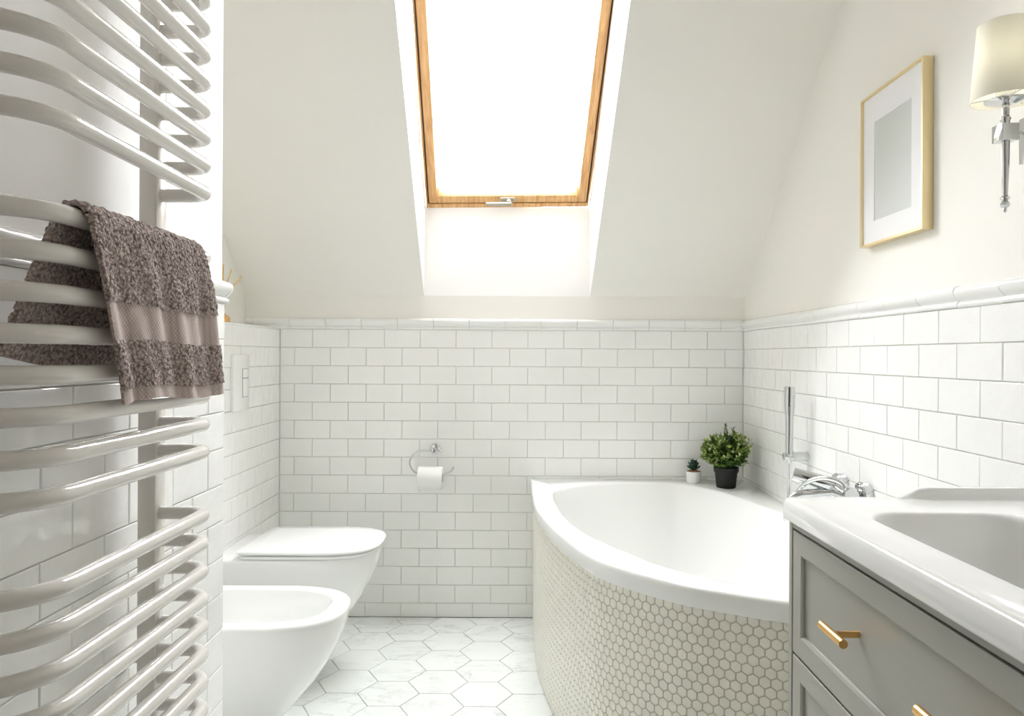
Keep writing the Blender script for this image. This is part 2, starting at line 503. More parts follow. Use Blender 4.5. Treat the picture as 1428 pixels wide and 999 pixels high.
# ------------------------------------------------------------------ hexagon floor tiles
HW, HH = 0.2035, 0.1765
def clip(poly, ax, lim, sign):
    out = []
    for i in range(len(poly)):
        a, b = poly[i], poly[(i + 1) % len(poly)]
        ia, ib = (a[ax] - lim) * sign >= 0, (b[ax] - lim) * sign >= 0
        if ia: out.append(a)
        if ia != ib:
            t = (lim - a[ax]) / (b[ax] - a[ax]); out.append((a[0] + (b[0] - a[0]) * t, a[1] + (b[1] - a[1]) * t))
    return out
def inset(poly, d):
    n = len(poly); cx = sum(p[0] for p in poly) / n; cy = sum(p[1] for p in poly) / n; out = []
    area = sum(poly[i][0] * poly[(i + 1) % n][1] - poly[(i + 1) % n][0] * poly[i][1] for i in range(n))
    s = 1 if area > 0 else -1
    for i in range(n):
        p0, p1, p2 = Vector(poly[i - 1]), Vector(poly[i]), Vector(poly[(i + 1) % n])
        e1 = (p1 - p0).normalized(); e2 = (p2 - p1).normalized()
        n1 = Vector((-e1.y, e1.x)) * s; n2 = Vector((-e2.y, e2.x)) * s
        m = (n1 + n2); q = m.dot(n1)
        out.append(tuple(p1 + m * (d / q if abs(q) > .2 else d)))
    return out
HX = 0
hexmesh = None
for i in range(-6, 9):
    for j in range(-10, 12):
        cx = -0.421 + i * HW * .75; cy = 2.593 + j * HH + (HH / 2 if i % 2 else 0)
        poly = [(HW / 2 * math.cos(k * PI / 3), HW / 2 * math.sin(k * PI / 3) * (HH / HW / .8660254)) for k in range(6)]
        wpoly = [(x + cx, y + cy) for x, y in poly]
        xmin = XBOX + .008 if cy > YP - .05 else XP + .008
        for ax, lim, sg in ((0, xmin, 1), (0, XR - .008, -1), (1, YB - .009, -1), (1, 0.35, 1)):
            if wpoly: wpoly = clip(wpoly, ax, lim, sg)
        if len(wpoly) < 3: continue
        # drop consecutive duplicates and slivers
        q = []
        for p_ in wpoly:
            if not q or (Vector(p_) - Vector(q[-1])).length > .002: q.append(p_)
        if len(q) > 1 and (Vector(q[0]) - Vector(q[-1])).length < .002: q.pop()
        ar = abs(sum(q[a][0] * q[(a + 1) % len(q)][1] - q[(a + 1) % len(q)][0] * q[a][1] for a in range(len(q)))) / 2 if len(q) > 2 else 0
        if ar < .0010: continue
        full = ar > .9999 * abs(HW * HH * .75)
        if full and hexmesh: me = hexmesh
        else:
            qq = [(x - cx, y - cy) for x, y in q]
            rings = []
            for d_, z_ in ((.0013, -.006), (.0013, -.0008), (.0022, 0)):
                rings.append([(x, y, z_) for x, y in inset(qq, d_)])
            vv, ff = loft(rings, True, False, True)
            me = mesh('hexagon_tile', vv, ff, MARBLE)
            if full: hexmesh = me
        link('hexagon_tile', me, fl, (cx, cy, random.uniform(-.0003, .0003)))

# ------------------------------------------------------------------ roof window
wroot = thing('window_1', 'pine framed roof window with a bright overcast sky behind', 'window')
wroot['kind'] = 'structure'
wc = (hl(W0.y) + hr(W0.y)) / 2
Uax = Vector((1, 0, 0)); Vax = Vector((SH * -WU.y, WU.y, WU.z)).normalized()
Nax = Uax.cross(Vax).normalized()             # points up and out
if Nax.z < 0: Nax = -Nax
WB = Vector((wc, W0.y, W0.z))
HALF = 0.3490
def wpt(u, v_, n): return WB + Uax * u + Vax * v_ + Nax * n
def wbox(name, u0, u1, v0, v1, n0, n1, m, parent, bevel=.002):
    vv = [wpt(u, v_, n) for n in (n0, n1) for (u, v_) in ((u0, v0), (u1, v0), (u1, v1), (u0, v1))]
    ff = [(3, 2, 1, 0), (4, 5, 6, 7), (0, 1, 5, 4), (1, 2, 6, 5), (2, 3, 7, 6), (3, 0, 4, 7)]
    # keep local coordinates aligned with the window so the grain follows the rail
    me = mesh(name, [((p - WB).dot(Uax), (p - WB).dot(Vax), (p - WB).dot(Nax)) for p in vv], ff, m)
    if bevel:
        bm = bmesh.new(); bm.from_mesh(me)
        bmesh.ops.bevel(bm, geom=list(bm.edges), offset=bevel, segments=2, profile=.5, affect='EDGES'); bm.to_mesh(me); bm.free()
        me.shade_smooth(); me.set_sharp_from_angle(angle=math.radians(40))
    o = link(name, me, parent)
    o.matrix_local = Matrix.Translation(WB) @ Matrix((( Uax.x, Vax.x, Nax.x), (Uax.y, Vax.y, Nax.y), (Uax.z, Vax.z, Nax.z))).to_4x4()
    return o
# outer frame
FW = 0.021; FS = 0.007
wbox('frame_stile', -HALF, -HALF + FS, 0, WLEN, -.004, .10, PINE, wroot)
wbox('frame_stile', HALF - FS, HALF, 0, WLEN, -.004, .10, PINE, wroot)
wbox('frame_rail', -HALF + FS, HALF - FS, 0, FW, -.004, .10, PINE, wroot)
wbox('frame_rail', -HALF + FS, HALF - FS, WLEN - FW, WLEN, -.012, .10, PINE, wroot)
# dark seal between frame and sash
for a in ((-HALF + FS, -HALF + FS + .006, FW, WLEN - FW), (HALF - FS - .006, HALF - FS, FW, WLEN - FW), (-HALF + FS, HALF - FS, FW, FW + .007)):
    wbox('seal', a[0], a[1], a[2], a[3], .003, .08, RUBBER, wroot, 0)
S0 = FW + .007; SS = FS + .006; SW = 0.036
wbox('sash_stile', -HALF + SS, -HALF + SS + SW, S0, WLEN - S0, -.008, .07, PINE, wroot, .004)
wbox('sash_stile', HALF - SS - SW, HALF - SS, S0, WLEN - S0, -.008, .07, PINE, wroot, .004)
wbox('sash_rail', -HALF + SS + SW, HALF - SS - SW, S0, S0 + SW, -.008, .07, PINE, wroot, .004)
wbox('sash_rail', -HALF + SS + SW, HALF - SS - SW, WLEN - S0 - SW, WLEN - S0, -.008, .07, PINE, wroot, .004)
# white glazing border, spacer line and pane
g0 = S0 + SW; h0 = SS + SW
wbox('glass_pane', -HALF + h0 - .004, HALF - h0 + .004, g0 - .004, WLEN - g0 + .004, .052, .056, PANE, wroot, 0)
g1 = g0 + .030; h1 = h0 + .020
for a in ((-HALF + h1, -HALF + h1 + .0015, g1, WLEN - g1), (HALF - h1 - .0015, HALF - h1, g1, WLEN - g1), (-HALF + h1, HALF - h1, g1, g1 + .0035)):
    wbox('spacer_line', a[0], a[1], a[2], a[3], .057, .059, SILVER, wroot, 0)
# handle on the bottom rail
hn = wbox('handle_plate', -.032, .030, S0 + .010, S0 + .032, -.018, -.008, HANDLEW, wroot, .004)
hb = [wpt(0.006, S0 + .019, -.010), wpt(0.006, S0 + .019, -.036)]
tube('handle_neck', hb, .010, HANDLEW, wroot, 16)
lv = wbox('handle_lever', -.092, .018, S0 + .008, S0 + .026, -.048, -.034, HANDLEW, wroot, .005)

# sampling guide at the opening: same daylight, no light of its own
pl = bpy.data.lights.new('daylight_portal', 'AREA'); pl.shape = 'RECTANGLE'; pl.size = 2 * HALF; pl.size_y = WLEN
pl.cycles.is_portal = True
po = bpy.data.objects.new('daylight_portal', pl); C.objects.link(po)
pc = WB + Vax * (WLEN / 2) + Nax * .12
po.matrix_world = Matrix.Translation(pc) @ Matrix(((Uax.x, Vax.x, Nax.x), (Uax.y, Vax.y, Nax.y), (Uax.z, Vax.z, Nax.z))).to_4x4()

# ------------------------------------------------------------------ bathtub
TZ = 0.589
outer = [(.0525, 3.119), (.0535, 2.80), (.0575, 2.62), (.068, 2.48), (.105, 2.242), (.172, 1.967), (.2334, 1.828), (.3546, 1.690), (.45, 1.625), (.569, 1.562),
         (.70, 1.515), (.83, 1.478), (.947, 1.455)]
outer_c = [tuple(p) for p in smooth_path([(x, y, 0) for x, y in outer], 8)]
outer_loop = [(p[0], p[1]) for p in outer_c] + [(.947, 3.119)]
inner_pts = [(.1295, 2.813), (.1285, 2.646), (.149, 2.385), (.195, 2.171), (.246, 2.045), (.282, 1.971), (.382, 1.800), (.576, 1.640), (.73, 1.585), (.835, 1.62),
             (.876, 1.74), (.888, 1.95), (.888, 2.2), (.877, 2.407), (.802, 2.755), (.725, 2.92), (.636, 3.005), (.50, 3.022), (.38, 3.008), (.297, 2.986), (.207, 2.937), (.15, 2.878)]
ic = smooth_path([(x, y, 0) for x, y in inner_pts + inner_pts[:1]], 6)[:-1]
inner_loop = [(p[0], p[1]) for p in ic]
CTR = (0.56, 2.28)
def ray(loop, c, a):
    dx, dy = math.cos(a), math.sin(a); best = 0
    n = len(loop)
    for i in range(n):
        x0, y0 = loop[i][0] - c[0], loop[i][1] - c[1]; x1, y1 = loop[(i + 1) % n][0] - c[0], loop[(i + 1) % n][1] - c[1]
        ex, ey = x1 - x0, y1 - y0; den = dx * ey - dy * ex
        if abs(den) < 1e-12: continue
        t = (x0 * ey - y0 * ex) / den; s = (x0 * dy - y0 * dx) / den
        if t > 0 and -1e-6 <= s <= 1 + 1e-6: best = max(best, t)
    return best
angs = [2 * PI * k / 168 for k in range(168)]
for p in (outer_loop[0], outer_loop[-2], outer_loop[-1]): angs.append(math.atan2(p[1] - CTR[1], p[0] - CTR[0]) % (2 * PI))
angs = sorted(angs)
ro = [ray(outer_loop, CTR, a) for a in angs]; ri = [ray(inner_loop, CTR, a) for a in angs]
def ring(rad, z): return [(CTR[0] + r * math.cos(a), CTR[1] + r * math.sin(a), z) for a, r in zip(angs, rad)]
rings = [ring([r - .012 for r in ro], TZ - .046), ring([r - .001 for r in ro], TZ - .046), ring(ro, TZ - .043)]
for d_, z_ in ((0, .012), (.0015, .006), (.0045, .002), (.009, 0)): rings.append(ring([r - d_ for r in ro], TZ - z_))
for d_, z_ in ((.010, 0), (.004, .0012), (0, .004), (-.004, .010)): rings.append(ring([r + d_ for r in ri], TZ - z_))
for k in range(1, 13):
    t = k / 12
    s = 1 - .16 * t - .02 * t ** 6
    rings.append(ring([r * s - .004 for r in ri], TZ - .012 - .36 * t))
for s, dz in ((.80, .395), (.75, .415), (.66, .426), (.35, .432), (.01, .434)): rings.append(ring([r * s for r in ri], TZ - dz))
vv, ff = loft(rings, True, False, True)
tub = thing('bathtub', 'white corner bathtub with a curved apron of cream hexagon mosaic', 'bathtub', None, (.5, 2.4, 0))
obj('tub_shell', rel(tub, vv), ff, ACRYL, tub, True, 40)
# apron following the rim, set back under it
ap = []
n = len(outer_c)
arc = [Vector((p[0], p[1])) for p in outer_c]
nor = []
for i in range(n):
    t = (arc[min(i + 1, n - 1)] - arc[max(i - 1, 0)]).normalized(); nor.append(Vector((t.y, -t.x)))
# outward normal points away from the tub centre
nor = [nn if nn.dot(Vector(CTR) - a) < 0 else -nn for nn, a in zip(nor, arc)]
base = [a - nn * .014 for a, nn in zip(arc, nor)]
base[-1].x = min(base[-1].x, .947); base[0].y = 3.119
inn = [a - nn * .03 for a, nn in zip(arc, nor)]
prof4 = lambda b, i2: [(b.x, b.y, .001), (b.x, b.y, TZ - .046), (i2.x, i2.y, TZ - .046), (i2.x, i2.y, .001)]
vv, ff = loft([prof4(b, i2) for b, i2 in zip(base, inn)], True, True, True)
apron = obj('apron', rel(tub, vv), ff, MGROUT, tub)
# hexagon mosaic on the apron
HXW = 0.0245; HXR = HXW / math.sqrt(3); ROW = HXR * 1.5
cum = [0]
for i in range(1, n): cum.append(cum[-1] + (base[i] - base[i - 1]).length)
def at_s(s):
    s = max(0, min(cum[-1], s))
    for i in range(1, n):
        if cum[i] >= s:
            t = (s - cum[i - 1]) / (cum[i] - cum[i - 1])
            return base[i - 1].lerp(base[i], t), nor[i - 1].lerp(nor[i], t).normalized()
    return base[-1], nor[-1]
def hexring(ins, z, lo=-9, hi=9):
    pts = []
    R = HXR - ins / .866
    for k in range(6):
        a = PI / 6 + k * PI / 3
        pts.append((R * math.cos(a), max(lo + ins, min(hi - ins, R * math.sin(a))), z))
    return pts
def hexmesh_vf(lo=-9, hi=9):
    return loft([hexring(.0010, 0, lo, hi), hexring(.0010, .0020, lo, hi), hexring(.0022, .0028, lo, hi)], True, False, True)
hv, hf = hexmesh_vf()
HEXM = mesh('mosaic_tile', hv, hf, MOSAIC)
zcap = TZ - .047
spots = []
row = 0
z = .004
while True:
    zc_ = .002 + row * ROW
    if zc_ - HXR > zcap: break
    s = (HXW / 2 if row % 2 else 0) + HXW * .5
    while s < cum[-1] - HXW * .5:
        p, nn = at_s(s)
        view = Vector((p.x, p.y, zc_ - CAM_Z)); dist = view.length
        cosv = -(nn.x * view.x + nn.y * view.y) / dist
        px = 723.6 + F_PX * p.x / p.y; py = 496.5 + F_PX * (CAM_Z - zc_) / p.y
        vis = cosv > 0.05 and px < 1100 and py < 1000
        cut = zc_ + HXR > zcap or zc_ - HXR < .002
        spots.append((cosv / dist ** 2 if vis and not cut else -1, s, zc_, p, nn))
        s += HXW
    row += 1
order = sorted(range(len(spots)), key=lambda i: -spots[i][0])
big = set(order[:300])
sv, sf = [], []
for i, (sc, s, zc_, p, nn) in enumerate(spots):
    A = Vector((-nn.y, nn.x, 0)); N = Vector((nn.x, nn.y, 0))
    if A.cross(Vector((0, 0, 1))).dot(N) < 0: A = -A
    M = Matrix.Translation((p.x, p.y, zc_)) @ axes(A, N)
    if i in big:
        o = link('mosaic_tile', HEXM, apron)
        o.matrix_local = Matrix.Translation(-Vector(tub.location)) @ M
    else:
        lo, hi = .002 - zc_, zcap - zc_
        if hi < -HXR * .8 or lo > HXR * .8: continue
        a, b = (hv, hf) if (hi > HXR and lo < -HXR) else hexmesh_vf(max(lo, -9), min(hi, 9))
        k = len(sv); sv += [tuple(M @ Vector(q)) for q in a]; sf += [tuple(x + k for x in q) for q in b]
me = bpy.data.meshes.new('mosaic_field'); me.from_pydata(rel(tub, sv), [], sf); me.materials.append(MOSAIC)
mf = link('mosaic_field', me, apron); mf['kind'] = 'stuff'

# ------------------------------------------------------------------ toilet and bidet
def dshape(xb, xf, yc, hw, z, n=40, rb=.03, e=2.5):
    """D-shaped plan: flat back at xb, rounded front at xf (superellipse), counter-clockwise"""
    fl_ = min(.24, (xf - xb) * .6)               # length of the rounded front
    pts = [(xb, yc + hw * .96, z), (xb, yc - hw * .96, z), (xb + .012, yc - hw, z), (xf - fl_ - .05, yc - hw, z)]
    for k in range(n + 1):
        a = -PI / 2 + PI * k / n
        cx = math.copysign(abs(math.cos(a)) ** (2 / e), math.cos(a)); sy = math.copysign(abs(math.sin(a)) ** (2 / e), math.sin(a))
        pts.append((xf - fl_ + fl_ * cx, yc + hw * sy, z))
    pts += [(xf - fl_ - .05, yc + hw, z), (xb + .012, yc + hw, z)]
    return pts
XW = XBOX + .008
PROFB = [(.40, -.478, .182), (.375, -.480, .182), (.34, -.489, .180), (.30, -.505, .176), (.25, -.530, .168), (.204, -.560, .158), (.16, -.597, .147),
         (.12, -.630, .136), (.095, -.655, .126), (.082, -.68, .112), (.078, -.72, .09)]
# bidet
BY = 2.085
bd = thing('bidet', 'white wall hung bidet with an open oval basin', 'bidet', None, (XW, BY, 0))
rings = []
for z_, xf, hw in PROFB[::-1]: rings.append(dshape(XW, xf, BY, hw, z_ if z_ < .39 else .39))
for ins, z_ in ((.0015, .395), (.005, .399), (.010, .400)): rings.append(dshape(XW, -.478 - ins, BY, .182 - ins, z_))
IB, IF = -.915, -.532
def basin(ins, z_, dx=0): 
    return dshape(IB + ins, IF - ins, BY, .138 - ins * .8, z_, e=2.9)
for ins, z_ in ((-.006, .400), (-.002, .3985), (0, .395), (.006, .37), (.016, .33), (.032, .295), (.06, .27), (.10, .258)): rings.append(basin(ins, z_))
vv, ff = loft(rings, True, True, True)
obj('bowl', rel(bd, vv), ff, CERAM, bd, True, 60)
lathe('drain', (-.73, BY, .2585), (0, 0, 1), [(.02, 0), (.02, .002), (.016, .003), (0, .003)], CHROME, bd, 24)
# toilet
TY = 2.60
wcroot = thing('toilet', 'white wall hung toilet with a slim closed lid', 'toilet', None, (XW, TY, 0))
rings = []
for z_, xf, hw in PROFB[::-1]: rings.append(dshape(XW, xf - .008, TY, hw + .002, z_ + .028 if z_ < .39 else .42))
for ins, z_ in ((.0015, .426), (.005, .430), (.012, .431)): rings.append(dshape(XW, -.486 - ins, TY, .184 - ins, z_))
vv, ff = loft(rings, True, True, True)
obj('bowl', rel(wcroot, vv), ff, CERAM, wcroot, True, 60)
def slab(name, xb, xf, hw, z0, z1, r, dome=0):
    rg = []
    for ins, z_ in ((r, z0), (r * .3, z0 + r * .3), (0, z0 + r), (0, z1 - r), (r * .3, z1 - r * .3), (r, z1), (.05, z1 + dome * .6), (.12, z1 + dome)):
        rg.append(dshape(xb + ins, xf - ins, TY, hw - ins, z_, e=2.95))
    a, b = loft(rg, True, True, True)
    return obj(name, rel(wcroot, a), b, CERAM, wcroot, True, 60)
slab('seat', -.915, -.480, .181, .4330, .4425, .003)
slab('lid', -.925, -.472, .187, .4480, .4595, .004, .003)
for dy in (-.075, .075):
    lathe('hinge', (-.93, TY + dy - .02, .442), (0, 1, 0), [(.009, 0), (.011, .002), (.011, .038), (.009, .04)], CERAM, wcroot, 20)

# flush plate
FPX = XBOX + .0085
fp = thing('flush_plate', 'white dual flush plate on the tiled cistern boxing', 'flush plate', None, (FPX, 2.66, 1.004))
box('plate', (FPX - .002, 2.587, .904), (FPX + .011, 2.733, 1.104), CERAM, fp, .002)
box('button', (FPX + .011, 2.667, 1.022), (FPX + .0135, 2.722, 1.054), CERAM, fp, .001)
box('button', (FPX + .011, 2.667, .953), (FPX + .0135, 2.722, 1.019), CERAM, fp, .001)
box('button_gap', (FPX + .0108, 2.665, .951), (FPX + .0116, 2.7235, 1.0555), mat('grey_gap', (.25, .25, .24), .8), fp)

# ------------------------------------------------------------------ paper holder and roll
hx, hz = -.351, .7135
YW = YB - .008
ph = thing('toilet_paper_holder', 'chrome open ring toilet paper holder on the tiled knee wall', 'paper holder', None, (hx, YW, hz))
lathe('rose', (hx, YW, hz), (0, -1, 0), [(.021, 0), (.022, .002), (.022, .006), (.019, .009), (.010, .011), (.009, .040), (.011, .042), (.011, .066), (.008, .070), (0, .0705)], CHROME, ph, 28)
YR = YW - .056
path = [(hx + .034, YR, hz - .004), (hx + .02, YR, hz - .003), (hx - .045, YR, hz - .003), (hx - .07, YR, hz - .008), (hx - .092, YR, hz - .03), (hx - .099, YR, hz - .052),
        (hx - .094, YR, hz - .073), (hx - .078, YR, hz - .091), (hx - .06, YR, hz - .0985), (hx - .03, YR, hz - .1005), (hx + .03, YR, hz - .1005), (hx + .05, YR, hz - .097), (hx + .072, YR, hz - .086), (hx + .083, YR, hz - .070)]
tube('ring_bar', smooth_path(path, 6), .0035, CHROME, ph, 10)
rr = .047; rx = -.3635; rz = hz - .1005 - .0155
pr = thing('toilet_paper_roll', 'white toilet paper roll hanging on the chrome holder', 'toilet paper', None, (rx, YR, rz))
va, fa = lathe_vf((rx - .05, YR, rz), (1, 0, 0), [(.0195, 0), (rr - .001, 0), (rr, .0015), (rr, .0985), (rr - .001, .1), (.0195, .1), (.0195, 0)], 40)
va, fa = va, [q for q in fa if len(q) == 4]
obj('paper', rel(pr, va), fa, PAPERW, pr, True, 40)
va, fa = lathe_vf((rx - .05, YR, rz), (1, 0, 0), [(.0194, .0005), (.0194, .0995), (.0185, .0995), (.0185, .0005), (.0194, .0005)], 32)
obj('core', rel(pr, va), [q for q in fa if len(q) == 4], CARD, pr, True, 40)

# ------------------------------------------------------------------ towel radiator
RX = XP                                              # wall plane
XO_R = -.498; YN, YF = .745, 1.19; RB = .075; RF = .032; TR = .0108; XPOST = -.591
rad = thing('towel_radiator', 'white curved tube towel radiator on the tiled partition wall', 'radiator', None, (XPOST, (YN + YF) / 2, .48))
def arc_pts(cx, cy, r, a0, a1, k):
    return [(cx + r * math.cos(a0 + (a1 - a0) * i / k), cy + r * math.sin(a0 + (a1 - a0) * i / k)) for i in range(k + 1)]
plan = [(XPOST + .010, YF)] + arc_pts(XO_R - RF, YF - RF, RF, PI / 2, 0, 8) + arc_pts(XO_R - RB, YN + RB, RB, 0, -PI / 2, 12) + [(XPOST + .010, YN)]
tv, tf = tube_vf([(x - XPOST, y - (YN + YF) / 2, 0) for x, y in plan], TR, 18)
TUBEM = mesh('tube', tv, tf, ENAMEL, True, 60)
zl = [1.3616 + .044 * k for k in range(8)] + [1.2589 - .0439 * k for k in range(8)] + [.851 - .044 * k for k in range(8)]
for z_ in zl: link('tube', TUBEM, rad, (0, 0, z_ - .48))
for yy in (YN, YF):
    box('post', (XPOST - .015, yy - .017, .50), (XPOST + .015, yy + .017, 1.705), ENAMEL, rad, .004)
    for z_ in (.62, 1.31):
        lathe('wall_bracket', (XPOST - .014, yy, z_), (-1, 0, 0), [(.011, 0), (.011, .018), (.016, .019), (.016, XPOST - .014 - XP - .0068)], ENAMEL, rad, 20)

# ------------------------------------------------------------------ towel over the radiator
ZTOP = 1.2589
tw = thing('hand_towel', 'taupe terry hand towel draped over the white towel radiator', 'towel', None, (XO_R, 1.0, ZTOP))
RT = TR + .0025
LB, LF = .165, .213                                  # drop behind / in front
LA = PI * RT
def towel_pt(s, t):
    """s: distance along the cloth from the back hem; t: 0 (near edge) .. 1 (far edge)"""
    y0, y1 = .822, 1.118
    if s < LB:
        d = LB - s
        x = XO_R - RT - .034 * (d / LB) ** 1.1 ; z = ZTOP - d
        y = y0 + (y1 - y0) * t - .048 * (d / LB) ** .7 * (1 - t) ** 1.5
        x += .004 * math.sin(t * 9 + d * 20) * (d / LB)
        z += (.010 - .055 * min(t, .6)) * (d / LB)
    elif s < LB + LA:
        a = (s - LB) / RT
        x = XO_R - RT * math.cos(a); z = ZTOP + RT * math.sin(a)
        y = y0 + (y1 - y0) * t
    else:
        d = s - LB - LA; q = d / LF
        fold = (math.sin(t * 19 + 1.0 + q * 1.2) * .5 + math.sin(t * 33 + 2.0 - q * 2) * .35) * .0065 * min(1, q * 2.2)
        x = XO_R + RT + .0035 + .004 * min(1, q * 4) + fold + .003 * q
        y = y0 + (y1 - y0) * t + .052 * q + .008 * math.sin(q * 5) * (t - .5)
        z = ZTOP - d + .004 * math.sin(t * 6) * q
    return Vector((x, y, z))
def cloth(name, s0, s1, m, thick, rough, ns, nt_):
    P = [[towel_pt(s0 + (s1 - s0) * i / ns, j / nt_) for j in range(nt_ + 1)] for i in range(ns + 1)]
    top = []; bot = []
    for i in range(ns + 1):
        for j in range(nt_ + 1):
            a = P[min(i + 1, ns)][j] - P[max(i - 1, 0)][j]; b = P[i][min(j + 1, nt_)] - P[i][max(j - 1, 0)]
            nn = a.cross(b).normalized()
            p = P[i][j]
            # outside of the drape: away from the tube line
            out = nn if (nn.x if s0 + (s1 - s0) * i / ns > LB + LA else (nn.z if s0 + (s1 - s0) * i / ns > LB else -nn.x)) > 0 else -nn
            h = 0
            if rough:
                h = rough * (noise.noise(p * 190) * .8 + noise.noise(p * 400 + Vector((3, 7, 1))) * .6)
            top.append(p + out * (thick + h)); bot.append(p)
    w = nt_ + 1; N = len(top); F = []
    for i in range(ns):
        for j in range(nt_):
            a = i * w + j
            F.append((a, a + 1, a + 1 + w, a + w)); F.append((N + a, N + a + w, N + a + 1 + w, N + a + 1))
    edge = [(i * w, (i + 1) * w) for i in range(ns)] + [((i + 1) * w + nt_, i * w + nt_) for i in range(ns)] + [(j + 1, j) for j in range(nt_)] + [(ns * w + j, ns * w + j + 1) for j in range(nt_)]
    for a, b in edge: F.append((a, b, N + b, N + a))
    return obj(name, rel(tw, top + bot), F, m, tw, True, 75)
S = LB + LA
cloth('terry_cloth', 0.0, S + .093, TERRY, 0.0062, .0030, 200, 210)
cloth('woven_band', S + .093, S + .137, WEAVE, .0036, 0, 16, 80)
cloth('terry_cloth', S + .137, S + .196, TERRY, 0.0062, .0030, 44, 210)
cloth('hem', S + .196, S + LF, WEAVE, .0042, 0, 8, 80)

# ------------------------------------------------------------------ vanity unit
VXF = .468; VY0, VY1 = .52, 1.275; ZCB = .829
van = thing('vanity_cabinet', 'grey shaker drawer cabinet with brass bar handles under the washbasin', 'cabinet', None, (.7, .9, 0))
XBK = XR - .010
box('side_panel', (VXF, VY1 - .014, .0), (XBK, VY1, ZCB), GREYP, van, .0012, 1)
box('side_panel', (VXF, VY0, .0), (XBK, VY0 + .014, ZCB), GREYP, van, .0012, 1)
box('top_rail', (VXF + .001, VY0 + .014, .8155), (VXF + .02, VY1 - .014, ZCB), GREYP, van, .001, 1)
box('carcass', (VXF + .024, VY0 + .014, .10), (XBK, VY1 - .014, .69), DARKG, van)
box('plinth', (VXF + .04, VY0 + .014, .0), (VXF + .058, VY1 - .014, .10), GREYP, van)
DY0, DY1 = VY0 + .0165, VY1 - .0165
def drawer(z0, z1):
    FRW = .034
    x0 = VXF + .001
    yo = (DY0, DY1)
    def rect(ins, x): return [(x, yo[0] + ins, z0 + ins), (x, yo[1] - ins, z0 + ins), (x, yo[1] - ins, z1 - ins), (x, yo[0] + ins, z1 - ins)]
    rg = [rect(0, x0 + .02), rect(0, x0 + .0012), rect(.0012, x0), rect(FRW, x0), rect(FRW + .004, x0 + .003), rect(FRW + .005, x0 + .0065)]
    a, b = loft(rg, True, True, True)
    d = obj('drawer', rel(van, a), b, GREYP, van)
    for yy in (1.028, .772):
        zz = (z0 + z1) / 2 + .012
        xb = VXF - .030
        hd = []; hfc = []
        for a, b in (tube_vf([(xb, yy - .036, zz), (xb, yy + .036, zz)], .0062, 20), tube_vf([(xb, yy, zz), (VXF + .0078, yy, zz)], .0048, 16)):
            k = len(hd); hd += a; hfc += [tuple(q + k for q in w_) for w_ in b]
        h = obj('handle', rel(van, hd), hfc, GOLD, d, True, 50)
        h['label'] = 'brass bar handle'
drawer(.606, .812); drawer(.40, .602); drawer(.105, .396)

# washbasin: flat ceramic top with a sunken bowl and a raised back lip
BZ = .866
wbn = thing('washbasin', 'white ceramic washbasin top with a sunken rectangular bowl on the grey cabinet', 'washbasin', None, (.7, .9, ZCB))
def rrect(x0, x1, y0, y1, r, z, n=8):
    pts = []
    for cx, cy, a0 in ((x1 - r, y1 - r, 0), (x0 + r, y1 - r, PI / 2), (x0 + r, y0 + r, PI), (x1 - r, y0 + r, 1.5 * PI)):
        for k in range(n + 1):
            a = a0 + PI / 2 * k / n; pts.append((cx + r * math.cos(a), cy + r * math.sin(a), z))
    return pts
BX0, BX1, BY0, BY1 = .457, XR - .009, .51, 1.283
def out_(i, z_): return rrect(BX0 + i, BX1 - min(i, .002), BY0 + i, BY1 - i, .012, z_)
def bowl(i, z_, r=.05): return rrect(.535 + i, .775 - i, .648 + i, 1.145 - i, max(.012, r), z_)
rg = [out_(.004, ZCB), out_(.001, ZCB + .001), out_(0, ZCB + .004), out_(0, BZ - .010), out_(.002, BZ - .004), out_(.005, BZ - .0012), out_(.010, BZ),
      bowl(-.010, BZ, .062), bowl(-.005, BZ - .001, .060), bowl(-.001, BZ - .004, .058), bowl(.002, BZ - .010, .056)]
for k in range(1, 13):
    th = PI / 2 * k / 12
    rg.append(bowl(.002 + .105 * (1 - math.cos(th)), BZ - .010 - .150 * math.sin(th), .056 - .044 * (k / 12) ** 2))
vv, ff = loft(rg, True, False, True)
obj('basin_top', rel(wbn, vv), ff, CERAM, wbn, True, 60)
lathe('drain', (.655, .8965, BZ - .1602), (0, 0, 1), [(.022, 0), (.022, .002), (.018, .003), (0, .0032)], CHROME, wbn, 24)
# raised lip: along the wall and returning along both ends, fading out towards the front
lip = []
lp = []
for k in range(15):
    x = .652 + (.90 - .652) * k / 14; t = min(1, (x - .652) / .045); lp.append((x, BY1 - .014, .0005 + .0185 * (t * t * (3 - 2 * t)) ** .8))
for k in range(1, 7):
    a = PI / 2 * (1 - k / 6); lp.append((.90 + .032 * math.cos(a), BY1 - .046 + .032 * math.sin(a), .019))
mir = [(x, BY0 + BY1 - y, h) for x, y, h in lp][::-1]
allp = lp + mir
rgs = []
for i, (x, y, h) in enumerate(allp):
    a = Vector(allp[max(i - 1, 0)][:2]); b = Vector(allp[min(i + 1, len(allp) - 1)][:2]); t = (b - a).normalized(); nn = Vector((t.y, -t.x))   # inwards
    prof = [(-.013, 0), (-.013, h * .7), (-.010, h * .95), (-.005, h), (.002, h), (.006, h * .9), (.0085, h * .6), (.011, h * .2), (.018, 0)]
    rgs.append([(x + nn.x * o_, y + nn.y * o_, BZ - .0004 + hh) for o_, hh in prof])
vv, ff = loft(rgs, True, True, True)
obj('raised_lip', rel(wbn, vv), ff, CERAM, wbn, True, 50)

